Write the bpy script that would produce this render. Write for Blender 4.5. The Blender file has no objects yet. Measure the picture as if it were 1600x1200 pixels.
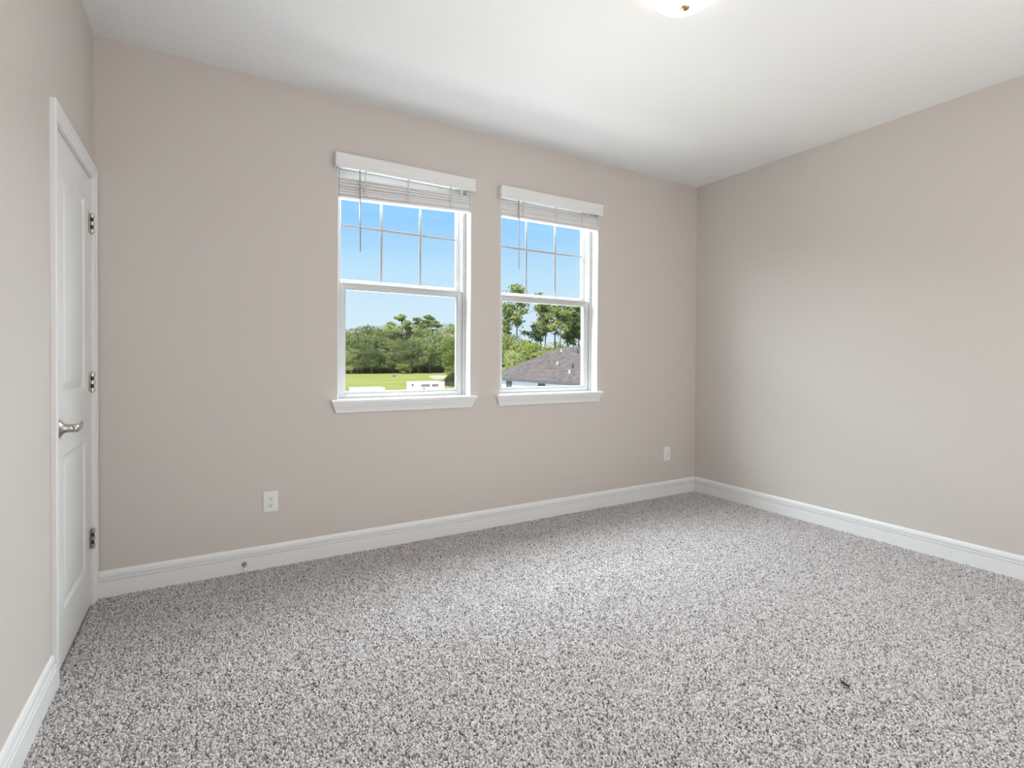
import bpy, bmesh, math, random
from mathutils import Vector, Matrix
random.seed(7)
sc = bpy.context.scene

# ------------------------------------------------------------------ camera
cam_data = bpy.data.cameras.new('camera')
cam = bpy.data.objects.new('camera', cam_data)
sc.collection.objects.link(cam)
cam_data.sensor_width = 36.0
cam_data.lens = 809.80 / 1600 * 36.0
cam_data.shift_y = -29.58 / 1600
cam_data.clip_start = 0.02
cam_data.clip_end = 900
R = Vector((0.86173052, -0.50733458, 0.00566898))
U = Vector((0.00024148, 0.01158346, 0.99993288))
F = Vector((0.5073662, 0.86167131, -0.01010433))
cam.matrix_world = Matrix(((R.x, U.x, -F.x, 0.47255), (R.y, U.y, -F.y, -3.20213),
                           (R.z, U.z, -F.z, 1.18303), (0, 0, 0, 1)))
sc.camera = cam

# ------------------------------------------------------------------ sky, sun, exposure
world = bpy.data.worlds.new('sky'); sc.world = world
world.use_nodes = True
wn = world.node_tree; wn.nodes.clear()
wout = wn.nodes.new('ShaderNodeOutputWorld'); wbg = wn.nodes.new('ShaderNodeBackground')
wtc = wn.nodes.new('ShaderNodeTexCoord'); wsep = wn.nodes.new('ShaderNodeSeparateXYZ')
wramp = wn.nodes.new('ShaderNodeValToRGB')
wn.links.new(wtc.outputs['Generated'], wsep.inputs[0])
wn.links.new(wsep.outputs['Z'], wramp.inputs[0])
wn.links.new(wramp.outputs[0], wbg.inputs[0])
wn.links.new(wbg.outputs[0], wout.inputs[0])
wbg.inputs[1].default_value = 1.0
cr = wramp.color_ramp
cr.elements[0].position = 0.0; cr.elements[0].color = (0.72, 0.86, 0.95, 1)
cr.elements[1].position = 1.0; cr.elements[1].color = (0.30, 0.52, 0.95, 1)
for pos, c in ((0.09, (0.66, 0.84, 0.97)), (0.17, (0.52, 0.78, 0.99)), (0.27, (0.29, 0.62, 1.0)), (0.5, (0.30, 0.55, 0.98))):
    e = cr.elements.new(pos); e.color = (*c, 1)

SKY_W, GROUND_W, REAR_W = 800.0, 600.0, 44.0
sun_data = bpy.data.lights.new('sun', 'SUN'); sun_data.energy = 8.0; sun_data.angle = 0.009
sun_data.color = (1.0, 0.96, 0.88)
sun = bpy.data.objects.new('sun', sun_data); sc.collection.objects.link(sun)
sun.rotation_euler = Vector((-0.56, -0.44, 0.70)).to_track_quat('Z', 'Y').to_euler()
sun.location = (-20, 0, 30)

# daylight coming in through the two windows: sky from above, sunlit ground from below
def area_light(name, loc, to, sx, sy, power, col, spread=180):
    d = bpy.data.lights.new(name, 'AREA'); d.shape = 'RECTANGLE'; d.size = sx; d.size_y = sy; d.energy = power; d.color = col
    d.spread = math.radians(spread)
    o = bpy.data.objects.new(name, d); sc.collection.objects.link(o); o.location = loc
    o.rotation_euler = (Vector(to) - Vector(loc)).to_track_quat('-Z', 'Y').to_euler(); return o
area_light('sky_daylight', (2.14, 1.05, 2.80), (2.14, -0.9, 0.7), 6.6, 1.1, SKY_W, (0.86, 0.95, 1.0))
area_light('ground_daylight', (2.14, 4.2, -1.3), (2.14, -1.6, 2.2), 9.0, 3.2, GROUND_W, (1.0, 1.0, 0.98))
# added soft fill light behind the viewer, with no real source there
area_light('rear_fill', (2.1, -3.30, 1.5), (2.1, 0, 1.45), 3.6, 2.2, REAR_W, (1.0, 0.99, 0.98))

LAMP = 3.6            # radiance of the lit glass bowl
sc.view_settings.view_transform = 'Standard'
sc.view_settings.look = 'None'
sc.view_settings.exposure = 0.0
sc.view_settings.gamma = 1.0
sc.view_settings.use_curve_mapping = False

# ------------------------------------------------------------------ helpers
def link(o): sc.collection.objects.link(o); return o

class MB:
    """collects geometry, then links it as one mesh object"""
    def __init__(s): s.bm = bmesh.new()
    def poly(s, pts):
        return s.bm.faces.new([s.bm.verts.new(p) for p in pts])
    def box(s, x0, x1, y0, y1, z0, z1):
        v = [s.bm.verts.new(p) for p in ((x0,y0,z0),(x1,y0,z0),(x1,y1,z0),(x0,y1,z0),(x0,y0,z1),(x1,y0,z1),(x1,y1,z1),(x0,y1,z1))]
        for f in ((0,3,2,1),(4,5,6,7),(0,1,5,4),(1,2,6,5),(2,3,7,6),(3,0,4,7)):
            s.bm.faces.new([v[i] for i in f])
        return v
    def tube(s, pts, rad, n=12, cap=True):
        pts = [Vector(p) for p in pts]
        rads = rad if isinstance(rad, (list, tuple)) else [rad]*len(pts)
        t0 = (pts[1]-pts[0]).normalized()
        ref = Vector((0,0,1)) if abs(t0.z) < .9 else Vector((1,0,0))
        a = t0.cross(ref).normalized(); rings = []
        for i, p in enumerate(pts):
            t = (pts[min(i+1, len(pts)-1)] - pts[max(i-1, 0)]).normalized()
            a = (a - t*a.dot(t)).normalized(); b = t.cross(a)
            r = rads[i]
            rx, ry = r if isinstance(r, tuple) else (r, r)
            rings.append([s.bm.verts.new(p + a*rx*math.cos(2*math.pi*k/n) + b*ry*math.sin(2*math.pi*k/n)) for k in range(n)])
        for i in range(len(rings)-1):
            for k in range(n):
                s.bm.faces.new((rings[i][k], rings[i][(k+1)%n], rings[i+1][(k+1)%n], rings[i+1][k]))
        if cap:
            s.bm.faces.new(list(reversed(rings[0]))); s.bm.faces.new(rings[-1])
    def lathe(s, prof, origin, axis='Z', n=40):
        """prof: (radius, height) along the axis"""
        o = Vector(origin); rings = []
        ax = {'X': (Vector((0,1,0)), Vector((0,0,1)), Vector((1,0,0))), 'Z': (Vector((1,0,0)), Vector((0,1,0)), Vector((0,0,1))),
              'Y': (Vector((0,0,1)), Vector((1,0,0)), Vector((0,1,0))), '-Y': (Vector((1,0,0)), Vector((0,0,1)), Vector((0,-1,0)))}[axis]
        for r, h in prof:
            if r < 1e-6: rings.append([s.bm.verts.new(o + ax[2]*h)])
            else: rings.append([s.bm.verts.new(o + ax[2]*h + ax[0]*r*math.cos(2*math.pi*k/n) + ax[1]*r*math.sin(2*math.pi*k/n)) for k in range(n)])
        for i in range(len(rings)-1):
            A, B = rings[i], rings[i+1]
            for k in range(n):
                k2 = (k+1) % n
                if len(A) == 1 and len(B) == 1: continue
                if len(A) == 1: s.bm.faces.new((A[0], B[k2], B[k]))
                elif len(B) == 1: s.bm.faces.new((A[k], A[k2], B[0]))
                else: s.bm.faces.new((A[k], A[k2], B[k2], B[k]))
    def loft(s, rings, close=True, caps=True):
        """rings: lists of points, same count"""
        V = [[s.bm.verts.new(p) for p in r] for r in rings]
        n = len(V[0])
        for i in range(len(V)-1):
            for k in range(n if close else n-1):
                s.bm.faces.new((V[i][k], V[i][(k+1)%n], V[i+1][(k+1)%n], V[i+1][k]))
        if caps and close:
            s.bm.faces.new(list(reversed(V[0]))); s.bm.faces.new(V[-1])
        return V
    def build(s, name, mat, parent=None, bevel=0.0, smooth=False, segs=2):
        bmesh.ops.recalc_face_normals(s.bm, faces=s.bm.faces[:])
        me = bpy.data.meshes.new(name); s.bm.to_mesh(me); s.bm.free()
        me.materials.append(mat)
        o = link(bpy.data.objects.new(name, me))
        if smooth:
            for f in me.polygons: f.use_smooth = True
        if bevel:
            m = o.modifiers.new('bevel', 'BEVEL'); m.width = bevel; m.segments = segs; m.limit_method = 'ANGLE'; m.angle_limit = math.radians(35)
            m.harden_normals = False
        if parent is not None:
            o.parent = parent
            o.matrix_parent_inverse = Matrix.Translation(-parent.location) if parent.parent is None else parent.matrix_parent_inverse.copy()
            if parent.parent is not None: o.matrix_parent_inverse = Matrix.Identity(4)
        return o

def thing(name, label, cat, loc=(0,0,0), group=None, kind=None):
    o = link(bpy.data.objects.new(name, None)); o.location = loc; o.empty_display_size = .1
    return tag(o, label, cat, group, kind)
def tag(o, label=None, cat=None, group=None, kind=None):
    if label: o['label'] = label
    if cat: o['category'] = cat
    if group: o['group'] = group
    if kind: o['kind'] = kind
    return o

# ------------------------------------------------------------------ materials
def mat(name, col, rough=0.5, metal=0.0, spec=0.5):
    m = bpy.data.materials.new(name); m.use_nodes = True
    b = m.node_tree.nodes['Principled BSDF']
    b.inputs['Base Color'].default_value = (*col, 1); b.inputs['Roughness'].default_value = rough
    b.inputs['Metallic'].default_value = metal; b.inputs['Specular IOR Level'].default_value = spec
    return m
def nodes(m): return m.node_tree.nodes, m.node_tree.links, m.node_tree.nodes['Principled BSDF']
def objcoord(n, l, scale):
    tc = n.new('ShaderNodeTexCoord'); mp = n.new('ShaderNodeMapping'); mp.inputs['Scale'].default_value = scale
    l.new(tc.outputs['Object'], mp.inputs[0]); return mp.outputs[0]
def noise_bump(m, scale, strength, dist=0.001, detail=3):
    n, l, b = nodes(m)
    v = objcoord(n, l, (1,1,1)); t = n.new('ShaderNodeTexNoise'); t.inputs['Scale'].default_value = scale; t.inputs['Detail'].default_value = detail
    l.new(v, t.inputs['Vector']); bp = n.new('ShaderNodeBump'); bp.inputs['Strength'].default_value = strength; bp.inputs['Distance'].default_value = dist
    l.new(t.outputs['Fac'], bp.inputs['Height']); l.new(bp.outputs[0], b.inputs['Normal']); return m
def noise_color(m, scale, c0, c1, lo=0.35, hi=0.65, vec=(1,1,1), detail=4):
    n, l, b = nodes(m)
    v = objcoord(n, l, vec); t = n.new('ShaderNodeTexNoise'); t.inputs['Scale'].default_value = scale; t.inputs['Detail'].default_value = detail
    l.new(v, t.inputs['Vector']); r = n.new('ShaderNodeValToRGB')
    r.color_ramp.elements[0].position = lo; r.color_ramp.elements[0].color = (*c0, 1)
    r.color_ramp.elements[1].position = hi; r.color_ramp.elements[1].color = (*c1, 1)
    l.new(t.outputs['Fac'], r.inputs[0]); l.new(r.outputs[0], b.inputs['Base Color']); return m

M = {}
M['wall'] = noise_bump(mat('greige_wall_paint', (0.61, 0.562, 0.520), 0.75, spec=0.25), 260, 0.12, 0.0006)
M['ceiling'] = noise_bump(mat('ceiling_paint', (0.84, 0.84, 0.84), 0.9, spec=0.15), 48, 0.6, 0.004, 4)
M['trim'] = mat('white_trim_paint', (0.80, 0.80, 0.795), 0.35, spec=0.4)
M['door'] = mat('white_door_paint', (0.78, 0.785, 0.775), 0.38, spec=0.4)
M['vinyl'] = mat('white_vinyl', (0.53, 0.53, 0.525), 0.3, spec=0.45)
M['gasket'] = mat('grey_gasket', (0.16, 0.16, 0.155), 0.6)
M['grille'] = mat('grey_grille_bar', (0.36, 0.36, 0.38), 0.4)
M['slat'] = noise_bump(mat('white_faux_wood', (0.76, 0.75, 0.745), 0.45), 90, 0.15, 0.0004)
M['wand'] = mat('grey_plastic_wand', (0.30, 0.30, 0.32), 0.25)
M['cord'] = mat('white_cord', (0.78, 0.77, 0.75), 0.8)
M['plastic'] = mat('white_plastic', (0.80, 0.79, 0.76), 0.3)
M['jack'] = mat('grey_jack', (0.50, 0.50, 0.49), 0.5)
M['slot'] = mat('dark_slot', (0.05, 0.048, 0.045), 0.6)
M['nickel'] = noise_bump(mat('satin_nickel', (0.52, 0.50, 0.46), 0.30, metal=1.0), 400, 0.05, 0.0002)
M['brass'] = mat('aged_brass', (0.38, 0.33, 0.24), 0.35, metal=1.0)
M['rubber'] = mat('white_rubber', (0.80, 0.79, 0.77), 0.6)
M['finial'] = mat('bronze_finial', (0.60, 0.38, 0.24), 0.35, metal=1.0)
M['leaf_dry'] = noise_color(mat('dried_leaf', (0.05, 0.04, 0.03), 0.8), 60, (0.015, 0.012, 0.009), (0.09, 0.07, 0.05))
M['exterior'] = mat('exterior_wall', (0.7, 0.68, 0.64), 0.9)
# glass pane: clear with a faint reflection
g = bpy.data.materials.new('window_glass'); g.use_nodes = True
gn, gl = g.node_tree.nodes, g.node_tree.links; gn.clear()
go = gn.new('ShaderNodeOutputMaterial'); gm = gn.new('ShaderNodeMixShader'); gt = gn.new('ShaderNodeBsdfTransparent'); gg = gn.new('ShaderNodeBsdfGlossy')
gt.inputs[0].default_value = (0.985, 0.995, 0.995, 1); gg.inputs['Roughness'].default_value = 0.02; gm.inputs[0].default_value = 0.006
gl.new(gt.outputs[0], gm.inputs[1]); gl.new(gg.outputs[0], gm.inputs[2]); gl.new(gm.outputs[0], go.inputs[0])
M['glass'] = g
lm = mat('lit_frosted_glass', (0.9, 0.88, 0.85), 0.4)
lb = lm.node_tree.nodes['Principled BSDF']
lb.inputs['Emission Color'].default_value = (1.0, 0.89, 0.79, 1); lb.inputs['Emission Strength'].default_value = LAMP
M['bowl'] = lm

# ------------------------------------------------------------------ room shell
W, D, H = 4.286, 3.46, 2.743
def struct(mb, name, m, label, cat, **k):
    o = mb.build(name, m, **k); return tag(o, label, cat, kind='structure')

WIN = [(1.1446, 2.0283), (2.2585, 3.1430)]     # window openings along the back wall
WZ0, WZ1 = 0.925, 2.395
mb = MB()
mb.box(-0.12, WIN[0][0], 0, 0.2, -0.3, H+.2)
mb.box(WIN[0][1], WIN[1][0], 0, 0.2, -0.3, H+.2)
mb.box(WIN[1][1], W+.12, 0, 0.2, -0.3, H+.2)
for a, b in WIN:
    mb.box(a, b, 0, 0.2, -0.3, WZ0); mb.box(a, b, 0, 0.2, WZ1, H+.2)
struct(mb, 'wall_back', M['wall'], 'greige painted wall that holds both windows', 'wall')
mb = MB(); mb.box(W, W+.12, -D-.12, 0, -0.3, H+.2)
struct(mb, 'wall_right', M['wall'], 'plain greige painted wall on the right', 'wall')
DY0, DY1, DZ = -0.760, -0.070, 2.034           # door opening in the left wall
mb = MB()
mb.box(-0.12, 0, -D-.12, DY0, -0.3, H+.2); mb.box(-0.12, 0, DY1, 0, -0.3, H+.2); mb.box(-0.12, 0, DY0, DY1, DZ, H+.2); mb.box(-0.12, 0, DY0, DY1, -.3, -.004)
struct(mb, 'wall_left', M['wall'], 'greige painted wall on the left around the white door', 'wall')
mb = MB(); mb.box(0, W, -D-.12, -D, -0.3, H+.2)
struct(mb, 'wall_front', M['wall'], 'greige wall behind the viewer', 'wall')
mb = MB(); mb.box(-.12, W+.12, -D-.12, 0.2, H, H+.25)
ceil = struct(mb, 'ceiling', M['ceiling'], 'white lightly textured ceiling', 'ceiling')

# ---- floor: carpet base with a pile of short twisted yarn tufts
cm_ = mat('carpet_yarn', (0.4, 0.38, 0.37), 0.95, spec=0.05)
n, l, b = nodes(cm_)
oi = n.new('ShaderNodeObjectInfo'); r = n.new('ShaderNodeValToRGB')
for i, (pos, c) in enumerate(((0.0, (0.225, 0.207, 0.202)), (1.0, (0.72, 0.69, 0.685)))):
    r.color_ramp.elements[i].position = pos; r.color_ramp.elements[i].color = (*c, 1)
e = r.color_ramp.elements.new(0.25); e.color = (0.455, 0.427, 0.42, 1)
e = r.color_ramp.elements.new(0.6); e.color = (0.59, 0.562, 0.555, 1)
l.new(oi.outputs['Random'], r.inputs[0]); l.new(r.outputs[0], b.inputs['Base Color'])
M['carpet'] = cm_
M['carpet_base'] = noise_color(mat('carpet_backing', (0.3, 0.28, 0.27), 0.95, spec=0.05), 140, (0.24, 0.225, 0.22), (0.42, 0.405, 0.395))
mb = MB()
# one tuft of yarn: a bent, tapering, slightly flattened strand
mb.tube([(0,0,-.002),(0.0006,0,.004),(0.0026,.0006,.008),(0.0056,.0012,.0095)], [.0022,.0030,.0030,.0016], n=5)
tuft = mb.build('carpet_tuft', M['carpet'], smooth=True)
tuft_mesh_obj = tuft
sc.collection.objects.unlink(tuft)             # used only as the pile's source
mb = MB()
mb.poly([(0,-D,-.003),(W,-D,-.003),(W,0,-.003),(0,0,-.003)])
mb.poly([(-.12,-D-.12,-.3),(-.12,.2,-.3),(W+.12,.2,-.3),(W+.12,-D-.12,-.3)])
floor = struct(mb, 'floor', M['carpet_base'], 'heathered grey cut-pile carpet floor', 'carpet')
for p_ in floor.data.polygons:
    if p_.normal.z < 0 and p_.center.z > -.1: p_.flip()
ng = bpy.data.node_groups.new('carpet_pile', 'GeometryNodeTree')
ng.interface.new_socket('Geometry', in_out='INPUT', socket_type='NodeSocketGeometry')
ng.interface.new_socket('Geometry', in_out='OUTPUT', socket_type='NodeSocketGeometry')
N, L = ng.nodes, ng.links
gi = N.new('NodeGroupInput'); go_ = N.new('NodeGroupOutput')
pos = N.new('GeometryNodeInputPosition'); sx = N.new('ShaderNodeSeparateXYZ'); L.new(pos.outputs[0], sx.inputs[0])
cmp = N.new('FunctionNodeCompare'); cmp.data_type = 'FLOAT'; cmp.operation = 'GREATER_THAN'; cmp.inputs[1].default_value = -.1
L.new(sx.outputs['Z'], cmp.inputs[0])
dp = N.new('GeometryNodeDistributePointsOnFaces'); dp.distribute_method = 'RANDOM'; dp.inputs['Density'].default_value = 42000; dp.inputs['Seed'].default_value = 3
L.new(gi.outputs[0], dp.inputs['Mesh']); L.new(cmp.outputs[0], dp.inputs['Selection'])
inst = N.new('GeometryNodeInstanceOnPoints'); oinfo = N.new('GeometryNodeObjectInfo'); oinfo.inputs['Object'].default_value = tuft_mesh_obj
L.new(dp.outputs['Points'], inst.inputs['Points']); L.new(oinfo.outputs['Geometry'], inst.inputs['Instance'])
rr = N.new('FunctionNodeRandomValue'); rr.data_type = 'FLOAT_VECTOR'; rr.inputs[0].default_value = (-.35, -.35, 0); rr.inputs[1].default_value = (.35, .35, 6.283)
# the pile leans a little differently from patch to patch, as a walked-on, vacuumed carpet does
nz = N.new('ShaderNodeTexNoise'); nz.inputs['Scale'].default_value = 3.2; nz.inputs['Detail'].default_value = 2.0
L.new(pos.outputs[0], nz.inputs['Vector'])
sb = N.new('ShaderNodeVectorMath'); sb.operation = 'SUBTRACT'; sb.inputs[1].default_value = (.5, .5, .5); L.new(nz.outputs['Color'], sb.inputs[0])
ml = N.new('ShaderNodeVectorMath'); ml.operation = 'MULTIPLY'; ml.inputs[1].default_value = (2.6, 2.6, 0); L.new(sb.outputs[0], ml.inputs[0])
rot = N.new('FunctionNodeRotateEuler'); rot.rotation_type = 'EULER'; rot.space = 'OBJECT'
L.new(rr.outputs[0], rot.inputs['Rotation']); L.new(ml.outputs[0], rot.inputs['Rotate By'])
L.new(rot.outputs[0], inst.inputs['Rotation'])
rs = N.new('FunctionNodeRandomValue'); rs.data_type = 'FLOAT'; rs.inputs[2].default_value = 0.7; rs.inputs[3].default_value = 1.25; rs.inputs['Seed'].default_value = 5
L.new(rs.outputs[1], inst.inputs['Scale'])
jn = N.new('GeometryNodeJoinGeometry'); L.new(gi.outputs[0], jn.inputs[0]); L.new(inst.outputs[0], jn.inputs[0]); L.new(jn.outputs[0], go_.inputs[0])
gm_ = floor.modifiers.new('pile', 'NODES'); gm_.node_group = ng

# ---- baseboards: a stepped profile swept along each wall
BB = [(0,0),(.015,0),(.015,.0815),(.0065,.0845),(.0065,.0885),(.0135,.0888),(.0135,.0985),(.0055,.1015),(.0055,.1058),(.0118,.1061),(.0100,.122),(.0065,.131),(.003,.135),(0,.135)]
mb = MB()
mb.loft([[(-.0, -t, z) for t, z in BB], [(W - t, -t, z) for t, z in BB]])
for v in mb.bm.verts:
    if v.co.x < 1: v.co.x = 0.001
struct(mb, 'baseboard_back', M['trim'], 'white stepped baseboard under the windows', 'baseboard')
mb = MB(); mb.loft([[(W - t, -t, z) for t, z in BB], [(W - t, -D, z) for t, z in BB]])
struct(mb, 'baseboard_right', M['trim'], 'white stepped baseboard along the right wall', 'baseboard')
mb = MB(); mb.loft([[(t, -0.8175, z) for t, z in BB], [(t, -D, z) for t, z in BB]])
struct(mb, 'baseboard_left', M['trim'], 'white stepped baseboard running up to the door casing', 'baseboard')
mb = MB(); mb.loft([[(0, -D + t, z) for t, z in BB], [(W, -D + t, z) for t, z in BB]])
struct(mb, 'baseboard_front', M['trim'], 'white stepped baseboard behind the viewer', 'baseboard')

# ------------------------------------------------------------------ door in the left wall
door = thing('door_1', 'closed white two-panel door with satin nickel lever and hinges', 'door', (0, -0.415, 0), kind='structure')
# casing: stepped profile mitred round the opening (u outward, v out of the wall)
CP = [(0,0),(0,.008),(.003,.0105),(.010,.011),(.014,.0135),(.034,.0145),(.038,.0175),(.054,.018),(.0575,.0155),(.0575,0)]
a0, a1, zt = DY0 + .0005, DY1 + .0045, DZ + .001
mb = MB()
mb.loft([[(v, a0 - u, 0) for u, v in CP], [(v, a0 - u, zt + u) for u, v in CP], [(v, a1 + u, zt + u) for u, v in CP], [(v, a1 + u, 0) for u, v in CP]])
mb.build('casing', M['trim'], door)
mb = MB()
mb.box(-.12, 0.0, DY0, DY0 + .006, 0, DZ); mb.box(-.12, 0.0, DY1 - .006, DY1, 0, DZ); mb.box(-.12, 0.0, DY0 + .006, DY1 - .006, DZ - .006, DZ)
mb.box(-.060, -.042, DY0 + .006, DY0 + .018, 0, DZ - .006); mb.box(-.060, -.042, DY1 - .018, DY1 - .006, 0, DZ - .006); mb.box(-.060, -.042, DY0 + .018, DY1 - .018, DZ - .018, DZ - .006)
mb.build('jamb', M['trim'], door)
# leaf with two recessed, raised-field panels
y0, y1, z0, z1 = DY0 + .009, DY1 - .009, 0.014, DZ - .010
py0, py1 = -0.612, -0.193
panels = [(0.207, 0.806), (1.036, 1.905)]
mb = MB(); xf = -0.003
for (ya, yb, za, zb) in ((y0, py0, z0, z1), (py1, y1, z0, z1), (py0, py1, z0, panels[0][0]), (py0, py1, panels[0][1], panels[1][0]), (py0, py1, panels[1][1], z1)):
    mb.poly([(xf, ya, za), (xf, yb, za), (xf, yb, zb), (xf, ya, zb)])
for za, zb in panels:
    def rect(i, d): return [(xf + d, py0 + i, za + i), (xf + d, py1 - i, za + i), (xf + d, py1 - i, zb - i), (xf + d, py0 + i, zb - i)]
    V = mb.loft([rect(0, 0), rect(.004, -.001), rect(.016, -.009), rect(.022, -.009), rect(.050, -.002)], caps=False)
    mb.bm.faces.new(V[-1])
bmesh.ops.remove_doubles(mb.bm, verts=mb.bm.verts[:], dist=1e-5)
xb = -.038
mb.poly([(xb, y0, z0), (xb, y0, z1), (xb, y1, z1), (xb, y1, z0)])
mb.poly([(xb, y0, z0), (xf, y0, z0), (xf, y0, z1), (xb, y0, z1)]); mb.poly([(xb, y1, z0), (xf, y1, z0), (xf, y1, z1), (xb, y1, z1)])
mb.poly([(xb, y0, z1), (xf, y0, z1), (xf, y1, z1), (xb, y1, z1)]); mb.poly([(xb, y0, z0), (xf, y0, z0), (xf, y1, z0), (xb, y1, z0)])
mb.build('leaf', M['door'], door)
# lever handle
hy, hz = -0.690, 0.917
mb = MB(); mb.lathe([(.0, xf), (.033, xf), (.0335, xf+.003), (.031, xf+.007), (.024, xf+.011), (.019, xf+.015), (.0158, xf+.022), (.0148, xf+.034), (.0150, xf+.050), (.0, xf+.050)], (0, hy, hz), 'X', 36)
rose = mb.build('handle', M['nickel'], door, smooth=True)
mb = MB()
mb.tube([(.046, hy-.016, hz+.000), (.049, hy-.006, hz), (.050, hy+.015, hz-.001), (.051, hy+.045, hz-.001), (.051, hy+.075, hz+.002), (.050, hy+.098, hz+.008), (.047, hy+.113, hz+.014)],
        [(.007,.012), (.0100,.0160), (.0090,.0150), (.0075,.0130), (.0065,.0120), (.005,.0090), (.002,.0025)], n=16)
mb.build('lever', M['nickel'], rose, smooth=True)
for hz_ in (1.815, 1.066, 0.325):
    mb = MB()
    mb.box(-.001, .0015, DY1 - .041, DY1 - .012, hz_ - .044, hz_ + .044); mb.box(-.0005, .0025, DY1 - .0065, DY1 + .004, hz_ - .044, hz_ + .044)
    for k in range(5):
        zc = hz_ - .044 + k * .0178
        if k % 2 == 0: mb.tube([(.0065, DY1 - .009, zc), (.0065, DY1 - .009, zc + .0168)], .0088, n=14)
    mb.tube([(.0065, DY1 - .009, hz_ + .0445), (.0065, DY1 - .009, hz_ + .049)], [.0055, .003], n=12)
    mb.tube([(.0065, DY1 - .009, hz_ - .0445), (.0065, DY1 - .009, hz_ - .049)], [.0055, .003], n=12)
    hg = mb.build('hinge', M['nickel'], door)
    mb = MB()
    for k in (1, 3):
        zc = hz_ - .044 + k * .0178
        mb.tube([(.0065, DY1 - .009, zc - .001), (.0065, DY1 - .009, zc + .0178)], .0052, n=12)
    mb.build('hinge_pin', M['slot'], hg)
# an unseen slab added behind the door so no daylight leaks round the leaf
mb = MB(); mb.box(-.150, -.1201, DY0 - .1, DY1 + .06, -.2, DZ + .1)
mb.build('leak_blocker', M['wall'], door)

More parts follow.
